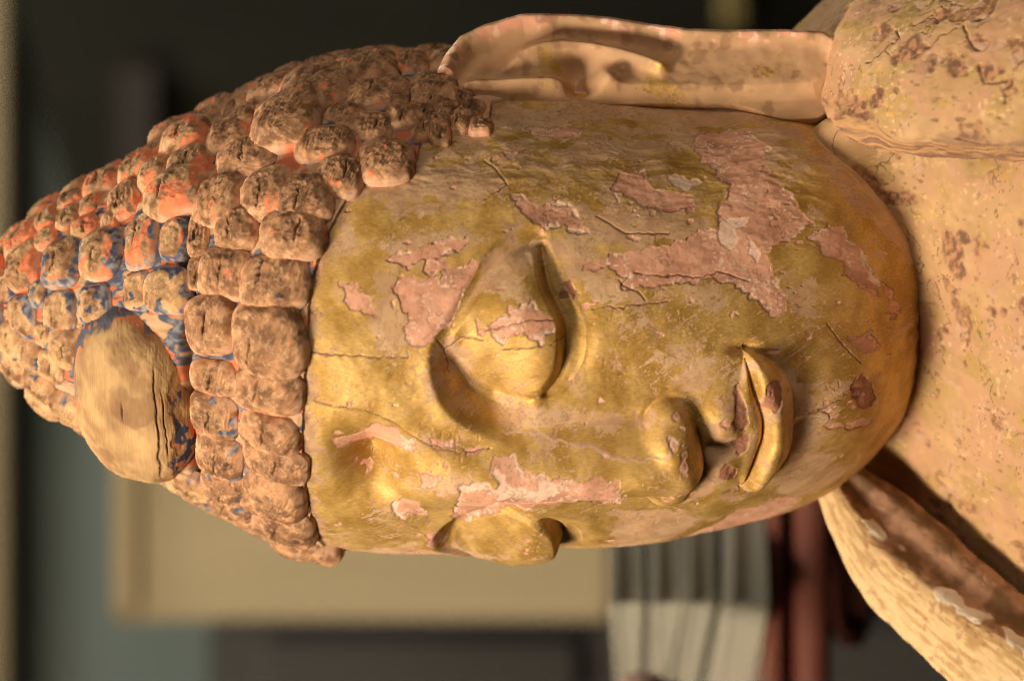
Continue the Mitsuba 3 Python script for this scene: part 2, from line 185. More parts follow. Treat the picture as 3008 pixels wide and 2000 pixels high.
# ---- traced shapes on the head form, in (s round the head, H up) units
DATA = json.loads(r"""{"PINK":[[[586,340],[613,329],[607,272],[607,211],[631,192],[643,148],[661,117],[658,91],[631,98],[524,159],[450,211],[423,246],[420,284],[432,317],[488,291],[551,322]],[[485,98],[465,94],[471,77],[491,63],[500,40],[503,14],[527,14],[524,-19],[536,-45],[551,-52],[527,-68],[515,-99],[494,-108],[477,-122],[465,-113],[456,-94],[432,-82],[444,-59],[453,-19],[438,18],[429,54],[453,68],[444,87],[465,98]],[[863,2],[809,-21],[779,-52],[750,-99],[762,-118],[776,-129],[762,-150],[747,-188],[750,-223],[773,-204],[803,-183],[833,-181],[851,-162],[839,-118],[827,-80],[848,-47],[863,-21]],[[640,-207],[687,-274],[705,-363],[717,-449],[765,-525],[788,-584],[863,-598],[910,-634],[940,-598],[969,-586],[1038,-541],[1064,-529],[1136,-579],[1142,-672],[1070,-723],[987,-712],[931,-759],[865,-817],[818,-850],[767,-798],[741,-752],[696,-730],[625,-745],[554,-785],[509,-785],[500,-737],[539,-697],[586,-647],[619,-573],[589,-472],[583,-398],[589,-312],[613,-323],[640,-274]],[[889,-291],[952,-316],[966,-379],[913,-402],[901,-476],[851,-525],[836,-513],[830,-425],[848,-365]],[[765,-835],[809,-867],[830,-921],[794,-935],[759,-983],[708,-1014],[643,-1054],[575,-1068],[580,-1032],[628,-975],[643,-955],[690,-937],[711,-885]],[[643,-1061],[622,-1099],[545,-1126],[456,-1128],[450,-1106],[542,-1092]],[[595,497],[595,472],[601,444],[575,434],[551,409],[509,394],[500,427],[518,453]],[[664,362],[684,310],[714,235],[726,185],[723,136],[699,138],[675,197],[664,272],[637,298],[649,340]],[[108,528],[120,490],[132,430],[171,411],[174,376],[159,324],[138,310],[114,284],[85,286],[94,322],[67,364],[25,444],[49,479],[52,518]],[[132,235],[138,204],[123,174],[108,141],[108,70],[99,110],[102,174],[114,221]],[[-361,176],[-159,169],[-40,155],[-10,155],[19,148],[28,131],[28,101],[31,77],[25,58],[31,37],[46,44],[61,56],[79,61],[82,47],[91,47],[102,16],[88,-7],[79,-14],[70,-36],[64,-73],[64,-108],[61,-143],[55,-176],[58,-202],[67,-230],[55,-258],[49,-293],[16,-298],[-144,-330],[-180,-316],[-168,-281],[-147,-244],[-22,-181],[-150,-118],[-156,-64],[-263,18],[-295,73],[-361,150]],[[-135,355],[-102,324],[-102,277],[-183,249],[-192,270],[-183,305],[-233,317],[-192,331],[-174,350]],[[19,272],[37,249],[25,216],[-19,235],[-19,261]],[[37,-953],[16,-1008],[-94,-1060],[-186,-1068],[-40,-993],[7,-955]],[[396,-977],[396,-1016],[417,-1038],[352,-1060],[313,-1065],[325,-1016],[343,-991]],[[171,-584],[183,-598],[159,-611],[144,-598]],[[-586,-481],[-459,-611],[-370,-672],[-399,-730],[-384,-776],[-420,-828],[-527,-860],[-613,-820],[-711,-750],[-661,-668],[-592,-511]],[[203,-449],[212,-462],[180,-465],[162,-460],[174,-451]],[[153,-435],[153,-446],[141,-458],[135,-446],[138,-435]],[[711,206],[732,174],[726,134],[696,138],[681,188]],[[661,246],[670,197],[640,178],[619,206],[625,268]],[[1115,-38],[1127,-190],[1148,-225],[1094,-190],[1070,-80]],[[135,-881],[144,-912],[94,-935],[85,-904]],[[76,-883],[37,-947],[7,-955],[49,-890]],[[-301,251],[-272,225],[-402,202],[-411,232],[-414,253]],[[-560,383],[-459,284],[-601,284],[-601,362]],[[1097,-522],[1133,-550],[1162,-623],[1148,-661],[1097,-647],[1073,-588],[1064,-547]],[[978,65],[987,49],[1023,-47],[1017,-47],[987,28]]],"DARKRED":[[[186,-965],[224,-981],[242,-1004],[174,-1036],[76,-1051],[46,-1034],[85,-987],[138,-969]],[[192,-703],[272,-706],[295,-728],[278,-752],[224,-759],[192,-732],[200,-717]],[[251,-632],[275,-641],[254,-650],[197,-661],[123,-661],[129,-645],[162,-618]],[[91,-632],[111,-647],[114,-672],[70,-672],[34,-645],[49,-632]],[[-10,-584],[25,-602],[-13,-634],[-64,-634],[-49,-600]],[[601,-148],[607,-167],[566,-193],[557,-181]],[[572,-139],[572,-157],[557,-162],[554,-143]]],"PALE":[[[25,51],[31,16],[28,-64],[49,-68],[49,-108],[40,-129],[25,-122],[13,-118],[-1,-85],[-37,-66],[-7,-28],[-4,9],[-25,42],[-236,49]],[[19,148],[28,131],[28,101],[31,77],[16,101],[13,122],[-1,145],[-10,152]],[[58,49],[52,37],[52,26],[34,30],[31,42],[43,44]],[[-349,176],[-358,155],[-367,162],[-361,176]],[[-313,112],[-278,63],[-287,65],[-310,103]],[[-126,-314],[-144,-330],[-171,-321],[-150,-288],[-126,-284]],[[958,-444],[963,-481],[943,-502],[937,-513],[955,-518],[946,-545],[922,-557],[928,-534],[916,-513],[901,-502],[919,-469],[940,-451]],[[892,-291],[877,-302],[851,-319],[848,-305],[868,-293]],[[851,-162],[833,-181],[803,-183],[827,-172],[836,-134],[839,-113]],[[770,-146],[759,-172],[753,-221],[747,-223],[747,-188],[753,-160]],[[765,-584],[824,-616],[818,-645],[821,-672],[788,-661],[773,-636],[750,-647],[711,-625],[729,-593]],[[785,-52],[767,-73],[750,-99],[762,-80]],[[759,-668],[741,-692],[705,-710],[672,-699],[708,-679]],[[744,-991],[723,-1006],[631,-1052],[637,-1034],[693,-1002]],[[-135,355],[-123,340],[-183,336],[-212,322],[-183,345]]],"TAN":[[[658,82],[678,37],[717,-24],[711,-64],[664,-61],[631,-50],[601,-21],[572,18],[563,77],[533,108],[530,131],[589,117]],[[426,223],[426,171],[387,131],[328,108],[257,77],[242,108],[289,157],[328,183],[358,223]],[[319,218],[275,148],[224,96],[183,108],[212,167],[269,206]],[[239,56],[239,-54],[221,-202],[203,-302],[177,-337],[144,-288],[156,-202],[147,-127],[159,-82],[153,-21],[165,28],[194,16]],[[747,-97],[735,-153],[720,-221],[664,-277],[616,-291],[589,-197],[613,-143],[658,-113]],[[747,-181],[762,-351],[800,-442],[824,-550],[765,-559],[738,-451],[702,-351],[720,-251]],[[637,-202],[643,-314],[607,-349],[586,-319],[545,-368],[530,-300],[524,-230],[601,-202]],[[824,-3],[839,-153],[812,-302],[868,-402],[860,-550],[791,-499],[779,-351],[773,-202]],[[177,-525],[186,-593],[150,-623],[37,-625],[4,-586],[13,-554],[102,-547]],[[218,-531],[307,-559],[331,-529],[298,-511]],[[420,-679],[411,-728],[382,-789],[373,-763],[376,-706]],[[301,-767],[245,-839],[159,-860],[7,-843],[-94,-796],[180,-770]],[[138,-714],[174,-737],[4,-714],[-16,-708],[61,-712]],[[49,-772],[4,-852],[-236,-941],[-417,-923],[-215,-835],[-7,-750]],[[189,-688],[153,-712],[37,-699],[-1,-674],[94,-677]],[[952,300],[963,136],[913,16],[865,16],[880,136],[874,298]],[[1219,2],[1269,-249],[1332,-632],[1213,-767],[1192,-573],[1177,-302],[1100,-80]],[[1076,-162],[1079,-354],[1121,-518],[1061,-515],[1026,-354],[1023,-244]],[[1008,-136],[1041,-272],[1064,-377],[1032,-354],[981,-256]],[[1151,-620],[1061,-714],[990,-737],[1017,-665]],[[-227,-298],[-251,-428],[-257,-504],[-331,-557],[-494,-476],[-583,-356],[-586,-305]],[[-55,-541],[-43,-591],[-177,-579],[-192,-531]],[[-162,-748],[-254,-864],[-334,-973],[-554,-1000],[-477,-871],[-367,-792]],[[1195,-852],[1133,-977],[1032,-1086],[812,-1151],[845,-1087],[919,-973],[969,-871]],[[955,604],[919,350],[889,98],[848,37],[863,350],[839,500]],[[159,606],[165,572],[117,548],[61,565],[58,599]],[[-25,592],[-22,562],[-70,544],[-73,579]],[[334,242],[349,204],[295,183],[254,214],[263,244]],[[114,284],[138,244],[99,235],[82,275]],[[-598,532],[-601,352],[-536,87],[-447,4],[-468,141],[-444,399],[-536,518]],[[702,373],[720,272],[767,124],[732,98],[613,347]],[[613,385],[613,310],[438,310],[411,371],[500,397]]],"CRACKD":[[[396,588],[387,532],[387,441],[382,357],[382,293]],[[242,569],[233,539],[224,509],[227,479],[215,418],[200,378],[189,355],[171,324],[144,293],[114,235],[96,145],[108,61]],[[435,214],[405,197],[420,171],[438,145],[441,115],[435,84]],[[405,197],[367,188],[328,185]],[[408,33],[411,-28],[417,-61],[426,-113],[441,-148]],[[524,-230],[524,-246],[530,-274],[524,-314],[533,-330],[539,-398],[545,-449]],[[631,-349],[622,-423],[625,-479],[619,-547],[640,-588],[631,-623],[613,-677]],[[456,77],[477,18],[491,-50],[494,-118]],[[610,-305],[589,-319],[572,-363],[545,-384]],[[851,82],[877,40],[901,16],[952,49],[984,82]],[[117,-852],[129,-881],[159,-927],[177,-957],[239,-981]],[[806,-242],[753,-323],[750,-402],[759,-456]],[[462,-910],[376,-949],[281,-1000]]],"CRACKL":[[[144,9],[147,-90],[135,-113],[129,-150],[120,-190],[120,-237],[108,-256],[102,-277],[99,-298],[99,-363],[105,-412],[120,-432]]],"ROBEC":[[[805,-593,-1029],[821,-616,-1054],[850,-631,-1080],[878,-647,-1114],[903,-623,-1109]],[[816,-715,-1153],[848,-742,-1202],[876,-749,-1231],[895,-767,-1270]],[[904,-774,-1287],[870,-804,-1296],[836,-829,-1307],[826,-844,-1323]],[[784,-856,-1322],[747,-867,-1328],[725,-876,-1338],[733,-914,-1395]],[[671,-909,-1389],[700,-912,-1392],[715,-917,-1399],[735,-925,-1412]],[[573,-806,-1264],[564,-826,-1299],[555,-843,-1332],[549,-879,-1393],[541,-903,-1449]],[[914,-789,-1317],[927,-803,-1349],[948,-801,-1372]],[[910,-661,-1156],[923,-675,-1186],[950,-676,-1219]]],"NECKC":[[[517,-651,-1324],[485,-669,-1349],[440,-678,-1370]],[[366,-691,-1405],[317,-687,-1417],[285,-679,-1421],[235,-664,-1426]],[[313,-656,-1390],[256,-646,-1402]],[[224,-649,-1417],[199,-641,-1420]],[[174,-653,-1441],[136,-629,-1436],[115,-615,-1433]],[[174,-653,-1441],[154,-688,-1480]],[[102,-604,-1430],[67,-592,-1436],[24,-559,-1430],[-20,-535,-1433]],[[373,-497,-1226],[333,-484,-1232]],[[253,-673,-1427],[242,-698,-1454]],[[557,-609,-1271],[515,-632,-1304],[504,-653,-1328]],[[299,-685,-1421],[284,-705,-1445]]],"ROBEP":[[677,-580,-1013,52],[685,-631,-1050,36],[753,-882,-1352,33],[764,-899,-1379,24],[784,-807,-1255,36],[783,-765,-1200,27],[935,-705,-1235,27],[921,-759,-1286,18],[841,-698,-1145,39],[810,-671,-1103,18],[867,-827,-1326,27],[832,-909,-1417,21]],"NECKP":[[244,-501,-1283,44],[210,-494,-1292,35],[290,-502,-1265,26],[295,-552,-1304,22],[81,-457,-1324,20],[24,-352,-1276,20],[22,-407,-1316,17],[81,-546,-1393,26],[176,-536,-1342,17],[284,-426,-1201,15],[101,-641,-1462,31],[328,-730,-1454,26],[542,-531,-1187,15],[-30,-299,-1268,17],[246,-423,-1220,16],[202,-384,-1208,17],[155,-365,-1220,20],[106,-367,-1247,17],[65,-325,-1238,20],[7,-311,-1258,22],[68,-385,-1277,17],[117,-495,-1336,17],[50,-510,-1379,19],[76,-573,-1417,22]],"ROBE":[[[712,-60,-822],[735,-120,-818],[771,-110,-808],[836,-60,-806],[923,20,-838],[1032,110,-943],[1147,180,-1048]],[[686,-160,-877],[716,-215,-857],[757,-205,-848],[830,-150,-852],[929,-60,-866],[1031,20,-964],[1144,90,-1072]],[[647,-320,-946],[685,-390,-913],[727,-410,-924],[809,-385,-926],[922,-270,-925],[1040,-150,-1000],[1165,-20,-1104]],[[580,-440,-1012],[619,-540,-983],[674,-585,-1016],[777,-570,-1006],[918,-480,-1003],[1051,-320,-1052],[1189,-150,-1149]],[[538,-600,-1171],[560,-700,-1167],[599,-752,-1182],[741,-755,-1177],[902,-690,-1182],[1052,-540,-1217],[1230,-350,-1297]],[[507,-760,-1457],[533,-880,-1450],[574,-925,-1446],[729,-945,-1442],[895,-900,-1448],[1051,-770,-1476],[1245,-590,-1538]],[[481,-900,-1729],[510,-1010,-1712],[559,-1090,-1700],[708,-1120,-1696],[890,-1090,-1700],[1053,-960,-1720],[1266,-760,-1779]]],"COLLAR":[[[-351,180,-1026],[-367,120,-1012],[-398,123,-995],[-423,90,-978],[-441,103,-956],[-458,154,-939],[-463,250,-944],[-463,420,-965]],[[-411,140,-1121],[-439,80,-1103],[-492,78,-1079],[-535,40,-1057],[-554,53,-1014],[-573,104,-980],[-579,200,-984],[-580,370,-1013]],[[-464,120,-1207],[-500,60,-1184],[-571,48,-1153],[-627,0,-1124],[-669,13,-1078],[-707,64,-1042],[-716,160,-1046],[-711,330,-1077]],[[-554,80,-1311],[-587,20,-1284],[-651,3,-1246],[-702,-50,-1211],[-767,-37,-1166],[-826,14,-1131],[-838,110,-1136],[-826,280,-1168]],[[-659,20,-1425],[-693,-40,-1402],[-760,-62,-1371],[-813,-120,-1342],[-876,-107,-1284],[-933,-56,-1237],[-945,40,-1242],[-937,210,-1280]],[[-796,-40,-1582],[-813,-100,-1548],[-850,-127,-1495],[-877,-190,-1448],[-950,-177,-1381],[-1017,-126,-1327],[-1031,-30,-1332],[-1019,140,-1374]],[[-977,-120,-1814],[-982,-180,-1765],[-995,-217,-1687],[-1003,-290,-1617],[-1085,-277,-1543],[-1160,-226,-1484],[-1176,-130,-1489],[-1164,40,-1536]]],"EAR":{"OUT":[[88,222],[149,196],[204,156],[241,85],[276,-27],[277,-166],[265,-305],[244,-416],[226,-528],[222,-639],[224,-806],[214,-927],[173,-980],[115,-997],[54,-967],[12,-899],[3,-801],[-1,-598],[-1,-413],[-7,-248],[-18,-96],[-21,28],[-1,144],[41,205]],"RIM":[[71,160],[132,143],[177,115],[210,68],[239,-27],[249,-178],[233,-250],[214,-360],[188,-455],[179,-551],[166,-702],[166,-833],[166,-924]],"ANTI":[[93,24],[138,-36],[166,-87],[177,-147],[163,-248],[132,-349],[96,-439]],"ROOT":[[32,165],[41,64],[45,-56],[52,-147]],"TRAG":[[54,-265],[65,-328]]}}""")
CURLS = [[1078,212,40,28], [1128,152,40,26], [1108,92,30,30], [1180,190,46,30], [1182,112,40,28], [1228,230,44,34], [1150,262,50,30], [1240,150,36,30], [1090,265,40,26], [743,628,68,82], [601,678,76,86], [420,694,94,94], [265,700,62,87], [114,700,56,77], [-7,687,56,82], [791,795,57,59], [639,829,59,66], [464,865,74,71], [271,863,45,62], [111,861,63,64], [-66,852,76,64], [800,984,54,40], [592,1002,56,61], [838,1081,70,54], [595,1094,46,43], [823,1211,67,62], [538,1224,51,48], [815,1330,61,57], [488,1337,51,48], [889,1454,61,56], [443,1451,51,46], [1016,1567,64,46], [399,1562,46,46], [1183,1324,44,32], [1290,1394,49,37], [999,1188,33,27], [-553,1504,58,43], [-562,1414,82,61], [-583,1292,82,38], [-319,1562,55,41], [114,1432,47,41], [87,1367,45,38], [360,1224,31,46], [806,910,60,28], [654,912,41,26], [-167,689,89,78], [-339,665,94,72], [-589,650,76,72], [-595,587,66,67], [-280,856,64,56], [-440,838,74,57], [-580,784,76,57], [-586,730,62,51], [-589,950,52,51], [-586,882,48,36], [856,599,68,72], [927,495,59,57], [969,366,60,71], [904,709,68,67], [1043,543,54,72], [1102,417,44,72], [1135,307,46,47], [921,850,66,67], [1079,776,65,83], [1186,661,103,89], [1349,576,118,92], [1257,392,66,77], [1423,434,108,83], [1655,576,66,54], [1503,713,89,66], [1123,1145,63,47], [1010,988,71,88], [1156,954,54,57], [1352,969,74,66], [1488,923,64,57], [1370,1113,74,57], [1637,1128,56,42], [1640,1214,64,48], [1619,1316,58,43], [1441,1055,55,41], [1257,838,66,57], [1331,805,52,41], [1218,1260,41,31], [1483,314,72,56], [1658,408,52,77], [1120,220,32,36], [1180,488,31,46], [-1124,547,60,57], [-1141,1588,62,58], [-815,1080,60,63], [-1252,1477,57,63], [1295,227,60,63], [1922,1123,63,58], [-1297,610,62,64], [1913,217,63,58], [-845,790,59,61], [-1291,229,59,64], [-1173,151,58,58], [-1140,267,61,64], [-1160,795,60,63], [1499,176,62,59], [1697,240,62,59], [-969,1343,60,63], [1779,532,64,60], [-931,592,63,57], [1600,1505,57,61], [1777,748,61,61], [1910,406,59,57], [-1172,388,59,58], [-1178,1032,58,64], [1811,1004,63,61], [-508,1102,62,60], [-1294,472,60,63], [1888,842,61,59], [-1094,1189,62,58], [-1176,682,62,60], [-871,950,59,61], [-791,584,63,63], [-1028,939,59,60], [1828,1409,64,60], [1667,895,64,63], [1899,1258,57,58], [-1004,1038,63,62], [-784,1177,60,61], [1939,728,63,61], [1801,311,59,58], [-408,956,59,58], [1931,542,59,62], [-1008,368,60,61], [-258,1322,63,61], [-1299,768,61,61], [-725,730,57,64], [-1230,1312,62,62], [1256,1465,64,61], [-1035,728,61,59], [-1210,920,61,62], [-578,1199,63,61], [-1277,82,63,60], [1610,1029,61,61], [-961,478,60,63], [-729,876,62,64], [-1027,825,63,60], [-1276,1137,61,60], [1936,1579,58,58], [-154,1484,53,49], [-665,1040,53,49], [-941,1438,50,55], [1808,637,54,53], [1394,1231,53,50], [-159,1406,50,51], [-890,690,51,56], [1766,418,53,51], [1807,154,55,49], [264,1314,53,51], [1617,161,53,50], [1648,795,54,50], [1681,676,52,51], [1197,1058,54,51], [-1287,363,55,54], [172,1496,46,45], [-940,1250,45,46], [-1053,633,46,44], [1553,1422,42,46], [1925,1478,47,42], [1932,940,43,46], [-1207,1396,45,47], [1592,263,46,44], [1540,600,45,43], [-860,499,42,44], [1377,1318,45,44], [-504,1021,46,44], [1476,825,45,47], [-1066,461,47,44], [-1274,1223,44,45], [1068,1386,36,35], [1026,1268,36,38], [-312,771,35,35], [-191,792,32,31], [-471,621,31,30], [-442,742,32,32], [322,1385,29,31], [738,1515,33,32], [-398,1232,31,30], [621,1406,33,30]]


# ---- helpers for meshes ----------------------------------------------------------------------------------------------
def fb(p, scale, octaves=3, seed=0):
    return meshkit.fbm(np.asarray(p, float) / scale, octaves, seed)


def nz(p, scale, seed=0):
    return meshkit.noise(np.asarray(p, float) / scale, seed)


def grid_faces(m, n, wrap=False):
    i = np.arange(m * n).reshape(m, n)
    if wrap: i = np.hstack([i, i[:, :1]])
    a, b, c, d = (x.ravel() for x in (i[:-1, :-1], i[:-1, 1:], i[1:, 1:], i[1:, :-1]))
    return np.vstack([np.c_[a, b, c], np.c_[a, c, d]])


def normals(v, f):
    n, fn = np.zeros_like(v), np.cross(v[f[:, 1]] - v[f[:, 0]], v[f[:, 2]] - v[f[:, 0]])
    for k in range(3):
        for c in range(3): n[:, c] += np.bincount(f[:, k], fn[:, c], len(v))
    return n / np.maximum(np.linalg.norm(n, axis=1, keepdims=True), 1e-12)


def put(key, v, f, bsdf, n=None, uv=None, color=None, out=None):
    """one scene entry; v in units; only the vertices that f uses are kept. out: a point inside, so that faces look outward"""
    v = np.asarray(v, float).reshape(-1, 3)
    if n is None: n = normals(v, f)
    if out is not None and ((v - out) * n).sum(1).mean() < 0: f, n = f[:, ::-1], -n
    used = np.unique(f); back = np.zeros(len(v), int); back[used] = np.arange(len(used))
    path = meshkit.write_ply((v[used] * U, back[f]), True, None if uv is None else uv[used], None if color is None else np.clip(color[used], 0, 1), normals=n[used])
    scene[key] = {'type': 'ply', 'filename': path, 'face_normals': False, 'bsdf': {'type': 'ref', 'id': bsdf}}


def loft(ctrl, m, n):
    C = np.asarray(ctrl, float); a, b = np.linspace(0, 1, C.shape[0]), np.linspace(0, 1, C.shape[1])
    u, w = np.linspace(0, 1, m), np.linspace(0, 1, n)
    return np.stack([RectBivariateSpline(a, b, C[..., k], kx=3, ky=2)(u, w) for k in range(3)], -1)


def lerp(a, b, t): return a + (np.asarray(b, float) - a) * np.asarray(t)[..., None]


# ---- materials -------------------------------------------------------------------------------------------------------
def gold_share(p, n, uv):                       # how much of the gilding is left: uv.x from the wear, broken up finely
    q = p / U
    g = mikit.noise(q.x / 3.5, q.y / 3.5, q.z / 5.0) * 0.4 + mikit.noise(q.x / 8.0, q.y / 8.0, q.z / 13.0) * 0.3 + mikit.noise(q.x / 20.0, q.y / 20.0, q.z / 34.0) * 0.3
    return mikit.smoothstep(0.34, 0.66, uv.x + (g - 0.5) * 1.15)


def gold_colour(p, n, uv):
    q = p / U
    g = mikit.fbm(q.x / 70.0, q.y / 70.0, q.z / 70.0, 2)
    s = mikit.noise(q.x / 4.0, q.y / 4.0, q.z / 14.0)
    return mikit.mix((0.50, 0.288, 0.066), (0.72, 0.460, 0.150), mikit.smoothstep(0.3, 0.75, g)) * (0.82 + 0.3 * s)


def gold_rough(p, n, uv):
    q = p / U
    return 0.52 + 0.14 * mikit.noise(q.x / 30.0, q.y / 30.0, q.z / 30.0)


scene['mat_gold'] = {'type': 'principled', 'base_color': proc(gold_colour), 'metallic': 0.42, 'roughness': proc(gold_rough), 'specular': 0.5}
scene['mat_ground'] = {'type': 'principled', 'base_color': {'type': 'mesh_attribute', 'name': 'vertex_color'}, 'roughness': 0.72, 'specular': 0.28}
scene['mat_skin'] = {'type': 'twosided', 'bsdf': {'type': 'blendbsdf', 'weight': proc(gold_share), 'a': {'type': 'ref', 'id': 'mat_ground'}, 'b': {'type': 'ref', 'id': 'mat_gold'}}}
scene['mat_hair'] = {'type': 'twosided', 'bsdf': {'type': 'principled', 'base_color': {'type': 'mesh_attribute', 'name': 'vertex_color'}, 'roughness': 0.8, 'specular': 0.2}}

PINKC, TANC, PALEC, REDC = np.array([.70, .36, .235]), np.array([.575, .355, .20]), np.array([.84, .60, .46]), np.array([.36, .16, .10])

# ---- the head: one sheet over the whole form, then cut into skin, hair ground and features ---------------------------
HLX = [(-2400, -300), (-1500, -300), (-1227, 100), (-1141, 60), (-1000, 279), (-895, 436), (-734, 520), (-598, 548), (-430, 575), (-126, 600), (90, 606), (268, 598), (429, 584), (580, 580), (734, 536), (847, 478), (893, 436), (905, 350), (969, 279), (1031, 268), (1073, 248), (1114, 180), (1141, 66), (1227, 60), (1400, -300), (2400, -300)]


def hairline(s): return np.interp(s, *np.array(HLX, float).T)


def field(polys, s, H, ragged, soft, pad=60):
    """0 outside, 1 inside any of the polygons, with a ragged edge of the given softness; and the distance to the nearest edge"""
    best = np.full(s.shape, -1e3)
    for P in polys:
        P = np.asarray(P, float); lo, hi = P.min(0) - pad, P.max(0) + pad
        m = (s > lo[0]) & (s < hi[0]) & (H > lo[1]) & (H < hi[1])
        if m.any(): best[m] = np.maximum(best[m], poly_sd(P, s[m], H[m]))
    e = best + ragged
    return sst(-soft, soft, e), e


def tube(lines, s, H, wob, width, pad=25):
    out = np.zeros(s.shape)
    for P in lines:
        P = np.asarray(P, float); lo, hi = P.min(0) - pad, P.max(0) + pad
        m = (s > lo[0]) & (s < hi[0]) & (H > lo[1]) & (H < hi[1])
        if m.any(): out[m] = np.maximum(out[m], np.exp(-(line_d(P, s[m] + wob[m], H[m] + wob[m]) / width) ** 2))
    return out


def build_head():
    dense = 2.9
    th = np.concatenate([np.linspace(-190, -66, 40)[:-1], np.arange(-66, 112, math.degrees(dense / 750)), np.linspace(112, 170, 22)])
    th = np.radians(th)
    t0, t1 = float(t_of_h(-1000 * 0 + 720)), float(t_of_h(-1195))
    tt = np.concatenate([np.arange(2, t0, 5.0), np.arange(t0, t1, dense), np.linspace(t1, PLEN - 2, 70)[1:]])
    TT, t = np.meshgrid(th, tt)
    p, n = basesurf(TT, t), basenormal(TT, t)
    s, H = TT * 750, p[..., 2]
    shp = s.shape
    d = face_disp(s, H)
    q = np.stack([s, H, 0 * s], -1)
    skin = (H < hairline(s) + 10) & (s > -800) & (s < 1420)
    sf, Hf, qf = s[skin], H[skin], q[skin]
    rag1 = (fb(qf, 26, 4, 3) - .5) * 42
    wob = (nz(qf, 14, 5) - .5) * 9
    peel, pe = field(PINK, sf, Hf, rag1, 1.6)
    pale, pa = field(PALE, sf, Hf, rag1 * .6, 2.0)
    pale = np.maximum(pale, np.exp(-((pe - 5) / 5) ** 2) * sst(.56, .62, fb(qf, 38, 3, 91)))
    red, re_ = field(DARKRED, sf, Hf, rag1 * .6, 2.5)
    tan, _ = field(TAN, sf, Hf, (fb(qf, 60, 3, 7) - .5) * 70, 26)
    # where the rubbing is general: side of the face, round the mouth and chin, by patches
    grain = fb(np.stack([(sf + (fb(qf, 120, 2, 10) - .5) * 60) / 26, Hf / 84, 0 * sf], -1), 1, 4, 11)
    blot = fb(qf, 95, 4, 13)
    side = sst(760, 1000, sf) * .46 * sst(-900, -700, Hf) + sst(-380, -640, sf) * .25
    wear = tan * .58 + side * sst(.42, .62, grain) + sst(.58, .72, blot) * .45 * (1 - gau(sf, Hf, 0, 420, 340, 230))
    # small flakes lost everywhere, more on the forehead and the cheek
    fl = fb(qf * [1, .8, 1], 34, 3, 17) + .12 * (fb(qf, 260, 2, 19) - .5)
    small = sst(.80, .81, fl) * sst(1250, 900, np.abs(sf))
    peel = np.maximum(peel, small)
    crk = tube(CRACKD, sf, Hf, wob, 1.9)
    crl = tube(CRACKL, sf, Hf, wob, 3.0)
    craze = np.abs(fb(qf, 70, 3, 23) - .5); craze = sst(.010, .0, craze) * sst(.5, .6, fb(qf, 210, 2, 29))
    pin = sst(.80, .86, nz(qf, 5.2, 45)) * sst(.42, .6, fb(qf, 80, 2, 49))
    two = sst(.50, .53, fb(qf * [1, .8, 1], 46, 4, 21))[:]
    gold = .85 - .9 * pin - wear - 1.2 * peel - 1.2 * pale - 1.2 * red - .8 * crk - .9 * crl - .30 * craze
    gold += (fb(qf * [1, .7, 1], 44, 4, 31) - .5) * .62
    scr = fb(np.stack([(sf * .8 + Hf * .6) / 7, (Hf * .8 - sf * .6) / 110, 0 * sf], -1), 1, 3, 33)
    gold -= .34 * sst(.56, .70, scr) * sst(.40, .58, fb(qf, 130, 2, 35))
    tone = fb(qf, 48, 3, 37)[:, None]
    tan2 = lerp(TANC * (.78 + .36 * tone), np.array([.66, .45, .27]), .55 * two)
    pink2 = lerp(PINKC * (.62 + .55 * tone), PINKC * [1.12, 1.2, 1.25], .6 * two)
    col = lerp(tan2, pink2, np.maximum(peel, 0))
    col = lerp(col, PALEC * (.85 + .3 * tone), pale * .92)
    speck = sst(.66, .72, nz(qf, 7, 41)) * sst(.5, .62, fb(qf, 60, 2, 43)) * peel
    col = lerp(col, PALEC, speck * .8)
    col = lerp(col, REDC * (.6 + .9 * tone), red)
    edge = np.exp(-(np.abs(pe) / 3.0) ** 2)
    col = lerp(col, np.array([.20, .09, .045]), np.maximum(np.maximum(crk, craze * .45), edge * .5))
    col = lerp(col, np.array([.62, .40, .28]), crl * .8)
    dirt = sst(.60, .78, nz(qf, 5, 47)) * sst(.45, .65, fb(qf, 120, 2, 53))
    col = lerp(col, np.array([.22, .12, .06]), dirt * .35)
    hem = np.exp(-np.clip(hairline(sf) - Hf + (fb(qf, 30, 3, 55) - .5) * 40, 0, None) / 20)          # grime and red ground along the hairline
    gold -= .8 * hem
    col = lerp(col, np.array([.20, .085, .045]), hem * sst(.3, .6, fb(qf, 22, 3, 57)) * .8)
    # the relief of all that
    dd = -2.1 * peel * (.45 + 1.1 * fb(qf, 55, 2, 93)) - 1.8 * pale - 4 * red - 3.5 * crk + 1.8 * crl - 1.6 * craze + .9 * edge * (1 - peel)
    dd += (fb(qf, 110, 3, 59) - .5) * 9 + (fb(qf, 18, 3, 61) - .5) * (1.2 + 1.2 * peel + 7 * red) + (nz(qf, 5.5, 67) - .5) * .6
    dd += (grain - .5) * 9 * sst(700, 1000, sf) * sst(-1100, -900, Hf)
    d[skin] += dd
    # hair ground: raised rim at the hairline, an open seam under the jewel and round the topknot
    up = H > hairline(s)
    wv = (fb(q[up], 60, 2, 71) - .5) * 34
    seam = np.exp(-((H[up] - 940 + wv) / 13) ** 2)
    d[up] += 9 - 46 * seam + (fb(q[up], 40, 3, 73) - .5) * 14
    colour = np.tile(TANC, shp + (1,)); uv = np.zeros(shp + (2,)); uv[..., 0] = .4
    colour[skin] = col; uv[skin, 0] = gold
    b1 = fb(q[up], 45, 3, 79); b2 = fb(q[up], 75, 3, 83)
    blue = lerp(np.array([.085, .10, .16]), np.array([.25, .26, .27]), sst(.45, .75, fb(q[up], 18, 3, 89)))
    dust = lerp(np.array([.48, .29, .15]), np.array([.68, .45, .29]), b1)
